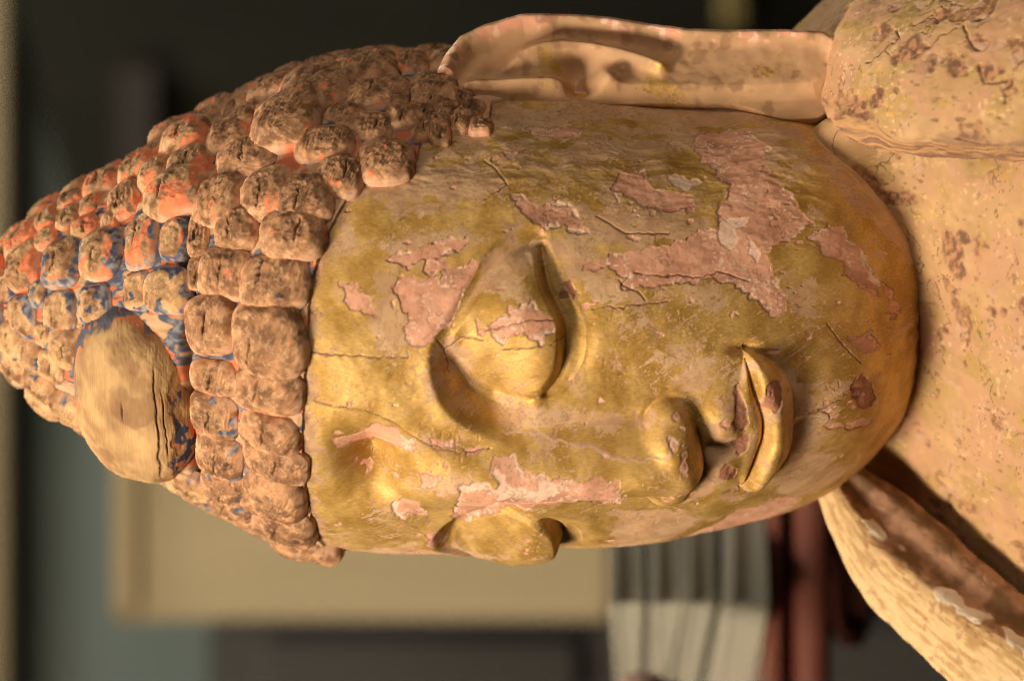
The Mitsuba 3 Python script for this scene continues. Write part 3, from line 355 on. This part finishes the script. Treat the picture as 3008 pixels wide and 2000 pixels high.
    hc = lerp(dust, blue, sst(.50, .56, b2 + .30 * gau(s[up], H[up], 620, 1050, 330, 250) - .02))
    hc = lerp(hc, np.array([.62, .20, .10]), sst(.57, .61, fb(q[up], 52, 3, 97) + .03 * sst(780, 900, s[up])))
    colour[up] = lerp(hc, np.array([.10, .05, .03]), seam * .8)
    v = head2world(p + n * d[..., None]).reshape(-1, 3)
    f = grid_faces(*shp)
    nn = normals(v, f)
    c = np.array([X0, 0, 200.])
    if ((v - c) * nn).sum(1).mean() < 0: f, nn = f[:, ::-1], -nn
    s, H, colour, uv = s.ravel(), H.ravel(), colour.reshape(-1, 3), uv.reshape(-1, 2)
    fs, fh = s[f].mean(1), H[f].mean(1)
    what = np.zeros(len(f), int)
    am = np.abs(fs - 108) / .72; a = np.abs(fs); near = (a < 800) & (np.abs(fh) < 300)
    ee = np.zeros(len(f), bool); ee[near] = poly_sd(np.vstack([LIDTOP, LOWS[::-1]]), a[near], fh[near]) > 2
    what[ee & (fs > 0)] = 1; what[ee & (fs < 0)] = 2
    hu = -522 + 36 * (a / 155) ** 2
    what[(np.abs(fs - 35 * sst(150, -450, fh)) < np.interp(fh, [-580, -500, -400, -300, 120], [160, 212, 205, 130, 70])) & (fh > hu - 10) & (fh < 120) & (what == 0)] = 3
    hm, huu = np.interp(am, *MLS.T), np.interp(am, *ULS.T); k = np.argsort(LLS[:, 0]); hl = np.interp(am, LLS[k, 0], LLS[k, 1])
    what[(am < 385) & (fh < huu) & (fh >= hm)] = 4; what[(am < 385) & (fh < hm) & (fh > hl)] = 5
    what[(fh > hairline(fs))] = 6
    names = ['head', 'head__eyelid', 'head__eyelid_001', 'head__nose', 'head__upper_lip', 'head__lower_lip', 'hair']
    for k, name in enumerate(names):
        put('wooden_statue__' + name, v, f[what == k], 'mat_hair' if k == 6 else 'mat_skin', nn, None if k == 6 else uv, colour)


def build_ear(key, mirror=False):
    E = EAR
    out = np.array(E['OUT'], float)
    hs = (out[:, 1].max() + out[:, 1].min()) / 2 + np.ptp(out[:, 1]) / 2 * np.sin(np.linspace(-np.pi / 2 + .05, np.pi / 2 - .06, 330)) * 1.0
    hs = np.interp(np.linspace(0, 1, 330), np.linspace(0, 1, 330), hs)
    qlo, qhi = [], []
    for h in hs:
        xs = []
        for (x0, y0), (x1, y1) in zip(out, np.roll(out, -1, 0)):
            if (y0 - h) * (y1 - h) <= 0 and y0 != y1: xs.append(x0 + (x1 - x0) * (h - y0) / (y1 - y0))
        qlo.append(min(xs)); qhi.append(max(xs))
    qlo = np.array(qlo) - 60 * sst(-620, -840, hs)
    qlo, qhi = gaussian_filter(qlo, 2), gaussian_filter(qhi, 2)
    w = np.linspace(0, 1, 130)
    q = qlo[:, None] + (qhi - qlo)[:, None] * (w ** .8)[None]; h = np.repeat(hs[:, None], len(w), 1)
    sd = np.clip(poly_sd(out, q, h), 0, None)
    outer = [x for x in out if True]
    dr_ = line_d(out[:14], q, h)                                  # distance to the outer edge (not the front one)
    rnd = np.sqrt(np.clip(1 - (1 - np.clip(dr_ / 30, 0, 1)) ** 2, 0, 1))
    join = sst(0, 46, sd + 200 * (dr_ < sd + 1))
    z = 30 * rnd + 24 * np.exp(-((dr_ - 20) / 24) ** 2)
    up = sst(-560, -420, h)
    z -= 30 * up * np.exp(-((dr_ - 74) / 30) ** 2)
    z += 36 * np.exp(-(line_d(E['ANTI'], q, h) / 22) ** 2)
    z -= 74 * gau(q, h, 88, -188, 50, 62) + 60 * gau(q, h, 36, -205, 30, 36)
    z += 36 * np.exp(-(line_d(E['ROOT'], q, h) / 20) ** 2) + 40 * gau(q, h, 58, -285, 40, 44)
    z -= 40 * gau(q, h, 120, 40, 60, 70) + 8 * gau(q, h, 100, -640, 60, 220)
    z += 10 * np.exp(-((dr_ - 30) / 22) ** 2) * sst(-400, -520, h)
    pt = np.stack([q, h, 0 * q], -1)
    z -= 26 * sst(70, -30, q) * sst(-520, -760, h)
    z += (fb(pt, 80, 3, 101) - .5) * 14 + (fb(pt, 15, 3, 103) - .5) * 1.6
    z = z * join - 14 * (1 - join)
    front = np.stack([725 + .471 * q + .882 * z, -70 - .882 * q + .471 * z, h], -1)
    zb = -(30 * rnd + 14)
    back = np.stack([725 + .471 * q + .882 * zb, -70 - .882 * q + .471 * zb, h], -1)
    both = np.concatenate([front, back[:, ::-1]], 1)
    if mirror: both = both * [-1, 1, 1]
    P = np.concatenate([pt, pt[:, ::-1]], 1)
    blot, fine = fb(P, 110, 3, 107), fb(P * [1, .5, 1], 34, 3, 109)
    pink = sst(.0, 1., np.concatenate([np.exp(-((dr_ - 18) / 26) ** 2), 0 * dr_], 1) * sst(.42, .52, fine) * 1.6)
    gold = .30 - .8 * pink + (blot - .5) * 1.0 + (fine - .5) * .7 - .06
    col = lerp(TANC * (.78 + .4 * fine[..., None]), PINKC * (.85 + .35 * fine[..., None]), pink)
    col = lerp(col, PALEC, pink * sst(.60, .66, nz(P, 16, 113)))
    col = lerp(col, np.array([.25, .12, .06]), sst(.6, .75, fb(P, 42, 3, 127)) * .5)
    uv = np.stack([gold, 0 * gold], -1)
    m, n = both.shape[:2]
    v = head2world(both).reshape(-1, 3)
    put(key, v, grid_faces(m, n, True), 'mat_skin', None, uv.reshape(-1, 2), col.reshape(-1, 3), out=v.mean(0))


def w3_(q): return fb(q, 10, 2, 133)


def build_curl(key, s0, h0, rs, rh, seed, style):
    """a worn snail-shell curl, draped on the head form; rs, rh are half its width and height"""
    rng = np.random.default_rng(seed)
    nr, na = (34, 96) if max(rs, rh) > 55 else (22, 64) if max(rs, rh) > 42 else (13, 40)
    r, a = np.meshgrid(np.linspace(0, 1, nr) ** .85, np.linspace(0, 2 * np.pi, na, endpoint=False), indexing='ij')
    e = rng.uniform(2.9, 4.2)
    sq = (np.abs(np.cos(a)) ** e + np.abs(np.sin(a)) ** e) ** (-1 / e)
    tilt = rng.normal(0, .08)
    lump = 1 + .16 * (nz(np.stack([np.cos(a) * 1.6 + 3.1 * seed, np.sin(a) * 1.6, 0 * a], -1), 1, seed) - .5)
    x, y = r * sq * lump * np.cos(a + tilt) * rs * 1.28, r * sq * lump * np.sin(a + tilt) * rh * 1.28
    t0 = float(t_of_h(h0))
    rad = float(np.interp(t0, _q, _PRq)) / 750
    th = s0 / 750 + x / (750 * max(rad, .12)); t = np.clip(t0 - y, 3, PLEN)
    base, n = basesurf(th, t), basenormal(th, t)
    tall = min(rs, rh) * rng.uniform(.62, .84)
    tall = min(max(tall, 24), 62)
    prof = np.clip(1 - r ** rng.uniform(2.6, 4.0), 0, 1) ** .66
    q = np.stack([x + 977 * (seed % 97), y, 0 * x], -1)
    ang = rng.uniform(0, 6.28)
    swirl = np.sin(r * rng.uniform(13, 19) + a * rng.choice([-1, 1]) + ang) * sst(0, .35, r) * sst(1, .7, r)
    g = np.array([math.cos(ang), math.sin(ang), 0])
    fibre = fb(np.stack([(x * math.sin(ang * .2) + y * .95) / 3.4, (x * .95 - y * math.sin(ang * .2)) / 30, 0 * x + seed], -1), 1, 2, 7 + seed % 5)
    z = tall * prof + swirl * 1.4 * prof + (fb(q, 24, 3, 131) - .5) * 6 + (w3_(q) - .5) * 5 * prof ** .3 * prof ** .3 + (fibre - .5) * 6 * prof ** .5
    z += 6 * np.sin(a * 1 + ang) * prof * r
    cx, cy = rng.uniform(-.4, .4) * rs, rng.uniform(-.4, .4) * rh
    cr = np.exp(-(((y - cy) + (x * .18) + (nz(q, 12, 137) - .5) * 10) / 2.6) ** 2) * sst(.62, .3, np.abs(x - cx) / rs) * (rng.random() < .75)
    z -= 9 * cr
    z = np.where(r >= .999, -22, z - 3) + 8
    v = head2world(base + n * z[..., None])
    w1, w2, w3 = fb(q, 26, 4, 139), fb(q, 40, 4, 149), fb(q, 12, 3, 151)
    brown = lerp(np.array([.19, .095, .052]), np.array([.48, .255, .135]), sst(.22, .76, w1))
    tanw = lerp(np.array([.40, .24, .12]), np.array([.66, .43, .22]), w1)
    col = lerp(brown, tanw, style[0] * sst(.35, .65, w2 + .1 * style[0]))
    col = col * (.84 + .32 * fibre[..., None])
    col = lerp(col, np.array([.72, .48, .30]), np.maximum(sst(.60, .70, w3) * .4, sst(.016, .004, np.abs(w2 - .52)) * .35))
    col = lerp(col, np.array([.07, .035, .02]), sst(.014, .004, np.abs(fb(q, 30, 3, 153) - .47)) * .35)
    col = lerp(col, np.array([.62, .20, .10]) * (.8 + .4 * w3[..., None]), sst(.0, .04, w2 - .80 + style[1] * (.09 + .20 * r ** 2 * np.clip(np.cos(a - 3.9), 0, 1))))
    low = sst(.55, 1, r)
    blue = lerp(np.array([.07, .085, .145]), np.array([.25, .26, .27]), sst(.4, .7, w3))
    col = lerp(col, blue, sst(.0, .05, fb(q, 34, 3, 157) - .86 + style[2] * (.10 + .24 * low)))
    rim = sst(.80, .97, r)
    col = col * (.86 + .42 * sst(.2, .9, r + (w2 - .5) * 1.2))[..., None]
    col = lerp(col, np.array([.72, .46, .32]), rim * .8 * sst(.35, .6, w1))
    col = lerp(col, np.array([.07, .035, .02]), np.maximum(cr * .8, 0))
    pf = grid_faces(nr, na, True)
    m, k = v.shape[:2]
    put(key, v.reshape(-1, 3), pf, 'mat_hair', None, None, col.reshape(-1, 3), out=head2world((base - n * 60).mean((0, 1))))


def build_jewel(key):
    a, b = np.meshgrid(np.linspace(-np.pi * .62, np.pi * .62, 300), np.linspace(-np.pi / 2 * .97, np.pi / 2 * .97, 260), indexing='ij')
    e = .86
    ca, sa, cb, sb = np.cos(a), np.sin(a), np.cos(b), np.sin(b)
    l = 285 * np.sign(sa) * np.abs(sa) ** e * np.abs(cb) ** e; f = 282 * np.sign(ca) * np.abs(ca) ** e * np.abs(cb) ** e; h = 204 * np.sign(sb) * np.abs(sb) ** e
    p = np.stack([l, f + 352 - .26 * h, h + 1112 - 8 * np.cos(a)], -1)
    nrm = np.stack([l / 285 ** 2, f / 282 ** 2, h / 204 ** 2], -1); nrm /= np.linalg.norm(nrm, axis=-1, keepdims=True)
    q = p * [1, 1, 1]
    fibre = fb(q / [42, 42, 3.2], 1, 3, 163)
    crack = np.zeros(l.shape)
    for hh, wd, lo, hi in ((-70, 3.4, -160, 240), (-92, 2.2, -60, 180), (34, 1.6, 60, 150)):
        crack = np.maximum(crack, np.exp(-((h - hh + (fb(q, 90, 2, 167) - .5) * 26 + (nz(q, 11, 169) - .5) * 4) / wd) ** 2) * sst(lo, lo + 40, l) * sst(hi, hi - 40, l))
    z = (fb(q, 70, 3, 173) - .5) * 14 + (fibre - .5) * 2.5 - 6 * crack + (nz(q, 7, 179) - .5) * 1.6
    low = sst(-104, -130, h + (fb(q, 30, 3, 181) - .5) * 50)
    z = z - 5 * low
    col = lerp(np.array([.34, .20, .095]), np.array([.62, .41, .20]), sst(.28, .7, fb(q, 90, 3, 191) * .8 + fibre * .2))
    col = lerp(col, np.array([.22, .11, .06]), sst(.52, .64, fb(q, 110, 3, 193)) * .55)
    col = lerp(col, np.array([.055, .07, .13]), low * sst(.47, .53, fb(q, 42, 3, 197)))
    col = lerp(col, np.array([.58, .20, .10]), sst(.60, .65, fb(q, 36, 3, 199)) * sst(-60, -110, h))
    seat = sst(.52, .34, cb * np.clip(ca + .25, 0, 1) + (fb(q, 44, 3, 211) - .5) * .5)      # old paint left round the seat of the boss
    col = lerp(col, lerp(np.array([.09, .105, .16]), np.array([.62, .22, .11]), sst(.50, .54, fb(q, 70, 3, 213))), seat * .9)
    col = lerp(col, np.array([.08, .04, .02]), crack * .85)
    v = head2world(p + nrm * z[..., None]).reshape(-1, 3)
    put(key, v, grid_faces(*l.shape), 'mat_hair', None, None, col.reshape(-1, 3), out=head2world(np.array([0, 250., 1110])))


def body_paint(P, seed, gold0, marks, cracks=(), scorch=()):
    """ground colour and gilding of neck and robe: tan, worn, with scorched and chipped places"""
    b, c, d = fb(P, 160, 4, seed), fb(P * [1, 1, .45], 40, 3, seed + 1), fb(P, 14, 3, seed + 2)
    col = lerp(np.array([.52, .32, .155]), np.array([.65, .42, .22]), b) * (.78 + .42 * c[..., None])
    col = lerp(col, np.array([.58, .32, .20]), sst(.46, .60, fb(P * [1, 1, .6], 120, 3, seed + 13)) * .6)
    ol = sst(.50, .62, fb(P * [1, 1, .5], 75, 4, seed + 3))
    col = lerp(col, np.array([.46, .31, .11]), ol * .6)
    sc = sst(.64 - .05 * marks, .70 - .05 * marks, fb(P * [1, 1, .6], 85, 4, seed + 4))
    col = lerp(col, lerp(np.array([.20, .095, .055]), np.array([.52, .27, .13]), sst(.3, .7, d)), sc * .85)
    chip = sst(.68, .70, fb(P * [1, 1, .6], 42, 3, seed + 5) + .04 * marks)
    col = lerp(col, np.array([.62, .40, .27]), chip * .7)
    dk = sst(.74, .80, fb(P * [1, 1, .35], 30, 3, seed + 6) + .03 * marks)
    col = lerp(col, np.array([.20, .11, .055]), dk * .7)
    fleck = sst(.74, .82, nz(P * [1, 1, .2], 10, seed + 14)) * sst(.40, .60, fb(P, 140, 3, seed + 15))
    col = lerp(col * .9, np.array([.16, .09, .045]), fleck * .5)
    lite = sst(.70, .78, nz(P * [1, 1, .5], 11, seed + 16)) * sst(.45, .65, fb(P, 110, 3, seed + 17))
    col = lerp(col, np.array([.72, .50, .29]), lite * .6)
    craze = sst(.011, 0, np.abs(fb(P * [1, 1, .7], 80, 3, seed + 7) - .5)) * sst(.48, .6, fb(P, 190, 2, seed + 8))
    col = lerp(col, np.array([.12, .06, .03]), craze * .8)
    burn, split = np.zeros(b.shape), np.zeros(b.shape)
    ragged = fb(P * [1, 1, .4], 60, 4, seed + 9)
    for x, y, zz, r in scorch: burn = np.maximum(burn, sst(1.25, .75, np.linalg.norm(P - [x, y, zz], axis=-1) / r + (ragged - .5) * 2.2))
    col = lerp(col, lerp(np.array([.15, .075, .05]), np.array([.50, .25, .13]), sst(.38, .66, fb(P, 18, 3, seed + 10))), burn * .9)
    wob = (meshkit.noise(P / 16, seed + 11) - .5)[..., None] * 12
    for L in cracks:
        L = np.array(L, float)
        for p0, p1 in zip(L[:-1], L[1:]):
            e = p1 - p0; t = np.clip(((P + wob - p0) @ e) / (e @ e), 0, 1)
            split = np.maximum(split, np.exp(-(np.linalg.norm(P + wob - p0 - t[..., None] * e, axis=-1) / 3.4) ** 2))
    split = split * sst(.25, .5, fb(P, 26, 2, seed + 12) + .15)
    col = lerp(col, np.array([.10, .05, .025]), split * .9)
    z = -6 * split - 2.5 * burn + burn * (ragged - .5) * 6 + (b - .5) * 22 + (c - .5) * 8 + (d - .5) * 1.6 - 3 * craze - 3 * sc - 1.5 * chip - 3 * dk
    gold = gold0 + (ol - .4) * .45 + (c - .5) * .8 - .6 * sc - .5 * chip - .6 * craze - .5 * dk - .6 * fleck - .7 * burn - split
    return col, gold, z


def build_neck(key):
    a, h = np.meshgrid(np.radians(np.linspace(-130, 150, 620)), np.linspace(-760, -1800, 420), indexing='ij')
    hk = [-1800, -1504, -1296, -1208, -1136, -1010, -900, -760]
    ra, rb = PchipInterpolator(hk, [1400, 1080, 905, 820, 760, 668, 630, 640])(h), PchipInterpolator(hk, [860, 560, 320, 205, 160, 145, 140, 140])(h)
    ra = ra + 76 * sst(.2, .8, np.sin(a)) * sst(-1090, -980, h) * sst(-840, -930, h) - 160 * sst(-900, -780, h)
    fold = (8 * np.exp(-((h + 1330 - 40 * np.cos(a)) / 34) ** 2) - 9 * np.exp(-((h + 1376 - 40 * np.cos(a)) / 22) ** 2)) * sst(.3, .6, nz(np.stack([a * 5, 0 * a, 0 * a], -1), 1, 299))
    p = np.stack([(ra + fold) * np.sin(a), (rb + fold) * np.cos(a), h], -1)
    n = np.stack([np.sin(a), np.cos(a), .6 + 0 * a], -1); n /= np.linalg.norm(n, axis=-1, keepdims=True)
    hw = head2world(p)
    col, gold, z = body_paint(hw, 300, .03, .35, D_['NECKC'], D_['NECKP'])
    v = head2world(p + n * z[..., None]).reshape(-1, 3)
    put(key, v, grid_faces(*a.shape), 'mat_skin', None, np.stack([gold, 0 * gold], -1).reshape(-1, 2), col.reshape(-1, 3), out=head2world(np.array([0, 0, -1300.])))


def build_loft(key, ctrl, m, n, seed, gold0, marks, out, extra=None, cracks=(), scorch=()):
    g = loft(ctrl, m, n)
    f = grid_faces(m, n); nn = normals(g.reshape(-1, 3), f).reshape(g.shape)
    if ((g - out) * nn).sum(-1).mean() < 0: nn = -nn
    col, gold, z = body_paint(g, seed, gold0, marks, cracks, scorch)
    if extra is not None: col, gold, z = extra(g, col, gold, z, *np.meshgrid(np.linspace(0, 1, m), np.linspace(0, 1, n), indexing='ij'))
    put(key, (g + nn * z[..., None]).reshape(-1, 3), f, 'mat_skin', None, np.stack([gold, 0 * gold], -1).reshape(-1, 2), col.reshape(-1, 3), out=np.asarray(out, float))


def robe_extra(g, col, gold, z, u, w):
    e = sst(.40, .24, w + (fb(g, 90, 3, 401) - .5) * .22)                       # the dark, bare edge of the robe
    st = np.stack([u * 16 + fb(g, 90, 2, 402) * 3, w * 26 + fb(g, 120, 2, 404) * 5, 0 * w], -1)
    dk = lerp(np.array([.22, .12, .085]), np.array([.52, .31, .15]), sst(.28, .72, fb(st, 1, 4, 403)))
    return lerp(col, dk, e * sst(.30, .50, fb(st * [.6, .25, 1], 1, 3, 405))), gold - .4 * e, z + e * (fb(g * [1, 1, .3], 16, 3, 407) - .5) * 4


def collar_extra(g, col, gold, z, u, w):
    rim = sst(.40, .46, w + (fb(g, 50, 3, 411) - .5) * .05)                     # the pale bare-wood rim
    grainy = fb(np.stack([u * 15, w * 64, 0 * w], -1), 1, 4, 413)
    wood = lerp(np.array([.50, .32, .14]), np.array([.72, .52, .28]), sst(.3, .62, grainy + .25 * sst(.62, .8, w)))
    inner = lerp(np.array([.17, .095, .045]), np.array([.38, .22, .14]), sst(.35, .65, fb(g, 70, 3, 415)))
    col = lerp(inner, wood, rim)
    chip = sst(.06, .045, np.abs(w - .375 + (fb(g, 46, 3, 417) - .5) * .12)) * sst(.50, .54, fb(g, 120, 2, 419) + .04)
    col = lerp(col, np.array([.74, .66, .54]), chip)
    return lerp(col, np.array([.36, .16, .09]), sst(.62, .7, fb(g, 24, 3, 421)) * .5 * rim), gold * 0 + .12 * (1 - rim), z + 3 * chip


D_ = DATA
PINK, PALE, DARKRED, TAN, CRACKD, CRACKL, EAR = (D_[k] for k in ('PINK', 'PALE', 'DARKRED', 'TAN', 'CRACKD', 'CRACKL', 'EAR'))
S = 'wooden_statue'
labels[S] = {'label': 'weathered carved wooden statue with peeling gilding, long ear and rows of snail-shell curls', 'category': 'statue'}
build_head()
build_ear(S + '__head__ear')
build_ear(S + '__head__ear_001', True)
labels[S + '__head__eyelid'] = {'label': 'gilded closed eyelid with a pink peeled patch'}
build_jewel(S + '__hair__jewel')
labels[S + '__hair__jewel'] = {'label': 'large smooth bare-wood boss in the hair above the forehead'}
num = 0


def curl_key():
    global num
    k = S + '__hair__curl' + ('' if num == 0 else '_%03d' % num); num += 1
    return k


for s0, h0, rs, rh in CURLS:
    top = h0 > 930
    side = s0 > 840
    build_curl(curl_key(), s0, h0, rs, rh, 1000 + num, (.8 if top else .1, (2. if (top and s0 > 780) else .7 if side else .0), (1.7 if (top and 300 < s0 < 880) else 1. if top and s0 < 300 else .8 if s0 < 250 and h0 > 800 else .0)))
build_neck(S + '__neck')
build_loft(S + '__robe', D_['ROBE'], 460, 420, 330, .10, .4, [400, 900, -1500], robe_extra, D_['ROBEC'], D_['ROBEP'])
build_loft(S + '__collar', D_['COLLAR'], 320, 260, 360, .1, .6, [-300, 700, -1500], collar_extra)
labels[S + '__collar'] = {'label': 'pale bare-wood rim of the collar'}


# ---- behind the statue, well out of focus ------------------------------------------------------------------------------
def flat(name, rgb, rough=0.6, fn=None, spec=0.3):
    scene[name] = {'type': 'twosided', 'bsdf': {'type': 'principled', 'base_color': proc(fn) if fn else {'type': 'rgb', 'value': list(rgb)}, 'roughness': rough, 'specular': spec}}


def wall_paint(p, n, uv):
    g = mikit.fbm(p.x * 6.0, p.y * 6.0, p.z * 6.0, 3)
    return mikit.mix((0.072, 0.10, 0.094), (0.13, 0.16, 0.146), g)


def panel_wood(p, n, uv):
    g = mikit.fbm(p.x * 30.0, p.y * 30.0, p.z * 4.0, 3)
    return mikit.mix((0.30, 0.25, 0.145), (0.39, 0.325, 0.195), g)


def red_wood(p, n, uv):
    g = mikit.fbm(p.x * 8.0, p.y * 40.0, p.z * 40.0, 3)
    return mikit.mix((0.09, 0.026, 0.018), (0.20, 0.07, 0.05), g)


def dark_wood(p, n, uv):
    g = mikit.fbm(p.x * 25.0, p.y * 25.0, p.z * 5.0, 3)
    return mikit.mix((0.0085, 0.009, 0.0068), (0.015, 0.0145, 0.0105), g)


flat('mat_wall', 0, .8, wall_paint); flat('mat_panel', 0, .6, panel_wood); flat('mat_red', 0, .35, red_wood); flat('mat_dark', 0, .8, dark_wood, 0.05)
flat('mat_slate', (.04, .04, .037), .7); flat('mat_tan', (.27, .215, .12), .6); flat('mat_book', (.46, .46, .38), .5); flat('mat_book_dark', (.55, .54, .46), .5)
flat('mat_pink', (.5, .3, .24), .6)
flat('mat_brown', (.010, .007, .0045), .6); flat('mat_olive', (.16, .12, .04), .6)


def box(lo, hi, bevel=0.004):
    lo, hi = np.array(lo, float), np.array(hi, float)
    c = np.array([[x, y, z] for x in (lo[0], hi[0]) for y in (lo[1], hi[1]) for z in (lo[2], hi[2])])
    pts = []
    for i in range(8):
        s = np.sign((lo + hi) / 2 - c[i])
        for k in range(3):
            o = s * bevel; o[k] = 0; pts.append(c[i] + o)
    return trimesh.convex.convex_hull(np.array(pts))


def thing(name, label, cat, group=None):
    labels[name] = {'label': label, 'category': cat}
    if group: labels[name]['group'] = group


def add(key, meshes, bsdf, smooth=False):
    scene[key] = ply(trimesh.util.concatenate(meshes) if isinstance(meshes, list) else meshes, bsdf, smooth=smooth)


PANEL = ([-0.2067, 1.15, -0.0744], [0.0126, 1.18, 0.2847])
PANEL_ROLLER = ([-0.2075, 1.14, 0.2817], [0.015, 1.19, 0.2887])
RAIL = ([-0.6946, 2.3, 0.5195], [0.6599, 2.39, 0.6682])
CUPBOARD = ([-0.5279, 1.3, -0.5533], [-0.2207, 1.68, 0.237])
CUP_PANEL = ([-0.4984, 1.28, -0.0514], [-0.2308, 1.3, 0.1951])
DARKCAB = [[0.3211, 1.7, 0.4412], [0.1308, 1.7, 0.3579], [0.0, 1.7, 0.355], [0.0, 1.7, -0.6529], [0.5649, 1.7, -0.6529], [0.5649, 1.7, 0.5482]]
BROWN = ([0.0, 1.66, 0.304], [0.2381, 1.69, 0.3407])
OLIVE = ([0.269, 1.66, -0.2017], [0.4997, 1.69, -0.1805])
BOOK0 = [[-0.1433, 0.36, -0.0531], [-0.1433, 0.36, -0.0717], [-0.0582, 0.46, -0.0553], [-0.0582, 0.46, -0.0741], [-0.2185, 0.56, -0.0631], [-0.2185, 0.56, -0.0748]]
BOOK1 = [[-0.1433, 0.36, -0.0757], [-0.1433, 0.36, -0.0936], [-0.0582, 0.46, -0.0784], [-0.0582, 0.46, -0.0954], [-0.2185, 0.56, -0.0809], [-0.2185, 0.56, -0.0882]]
BOOK2 = [[-0.1433, 0.36, -0.095], [-0.1433, 0.36, -0.1103], [-0.0582, 0.46, -0.0981], [-0.0582, 0.46, -0.1148], [-0.2185, 0.56, -0.0926], [-0.2185, 0.56, -0.1066]]
BOOK3 = [[-0.1433, 0.36, -0.1155], [-0.1433, 0.36, -0.1398], [-0.0582, 0.46, -0.121], [-0.0582, 0.46, -0.142], [-0.2185, 0.56, -0.1133], [-0.2185, 0.56, -0.1414]]
TABLE_TOP = ([-0.3212, 0.4, -0.1527], [0.0756, 0.9, -0.1425])
TABLE_APRON = ([-0.3297, 0.46, -0.166], [0.0776, 0.9, -0.1567])
TABLE_RAIL = ([-0.1725, 0.42, -0.207], [0.0191, 0.82, -0.1784])
MOULD = ([0.0756, 0.4, -0.1665], [-0.3212, 0.4, -0.1665], 0.0104)
KNOB = [-0.1893, 0.3, -0.0697]



def hull(pts): return trimesh.convex.convex_hull(np.array(pts, float))


def prism(face, depth):
    a = np.array(face, float); b = a + [0, depth, 0]; n = len(a)
    f = [[i, (i + 1) % n, n + (i + 1) % n] for i in range(n)] + [[i, n + (i + 1) % n, n + i] for i in range(n)]
    f += [[0, i, i + 1] for i in range(1, n - 1)] + [[n, n + i + 1, n + i] for i in range(1, n - 1)]
    m = trimesh.Trimesh(np.vstack([a, b]), f, process=False); m.fix_normals(); return m


add('wall', box([-3.2, 2.40, -1.6], [3.2, 2.5, 2.2]), 'mat_wall'); labels['wall'] = {'label': 'grey green gallery wall behind the statue', 'category': 'wall', 'kind': 'structure'}
add('picture_rail', box(*RAIL), 'mat_tan'); thing('picture_rail', 'blurred ochre rail running along the wall above the statue', 'rail')
thing('hanging_panel', 'tan rectangular hanging panel behind the forehead and the far eye', 'panel')
add('hanging_panel__board', box(*PANEL), 'mat_panel'); add('hanging_panel__edge_bar', box(*PANEL_ROLLER, bevel=.012), 'mat_tan')
thing('grey_cupboard', 'dark grey cupboard below the tan hanging panel', 'cupboard')
add('grey_cupboard__body', box(*CUPBOARD), 'mat_slate'); add('grey_cupboard__door', box(*CUP_PANEL), 'mat_slate')
thing('dark_cabinet', 'tall near-black cabinet with a sloping top behind the ear', 'cabinet')
add('dark_cabinet__body', prism(DARKCAB, .4), 'mat_dark'); add('dark_cabinet__shelf_front', box(*BROWN), 'mat_brown'); add('dark_cabinet__post', box(*OLIVE), 'mat_olive')
words = ['topmost', 'second from the top', 'third from the top', 'lowest and thickest']
for i, pts in enumerate((BOOK0, BOOK1, BOOK2, BOOK3)):
    k = 'grey_box' + ('' if i == 0 else '_%03d' % i); c, r, l = np.array(pts[0:2]), np.array(pts[2:4]), np.array(pts[4:6])
    thing(k, 'flat silvery grey box beside the cheek, %s of the stack' % words[i], 'box', 'stacked grey boxes')
    far = (r + l) - c + [0, .12, 0]
    add(k + '__body', hull(np.vstack([c, r, l, far])), 'mat_book')
    e = np.array([0, 0, (c[0, 2] - c[1, 2]) * .22]); up = lambda a: np.array([a[0] + [0, -.004, .0], a[0] - e + [0, -.004, 0]])
    add(k + '__lid', hull(np.vstack([up(c), up(r), up(l), up(far)])), 'mat_book_dark' if i % 2 else 'mat_book')
thing('red_table', 'dark red polished wooden table with rounded moulding behind the collar', 'table')
add('red_table__top', box(*TABLE_TOP, bevel=.006), 'mat_red'); add('red_table__apron', box(*TABLE_APRON), 'mat_dark'); add('red_table__rail', box(*TABLE_RAIL, bevel=.02), 'mat_red')
mc = trimesh.creation.cylinder(radius=MOULD[2], segment=[MOULD[0], MOULD[1]], sections=40); add('red_table__moulding', mc, 'mat_red', 40)
prof = np.array([[0, .016], [.007, .0145], [.0125, .009], [.014, 0], [.0125, -.008], [.008, -.014], [.009, -.02], [0, -.02]])
kn = trimesh.creation.revolve(prof[::-1], sections=36); kn.apply_translation(KNOB)
add('pink_ornament', kn, 'mat_pink', True); thing('pink_ornament', 'small pale pink round ornament at the frame edge before the grey boxes', 'ornament')
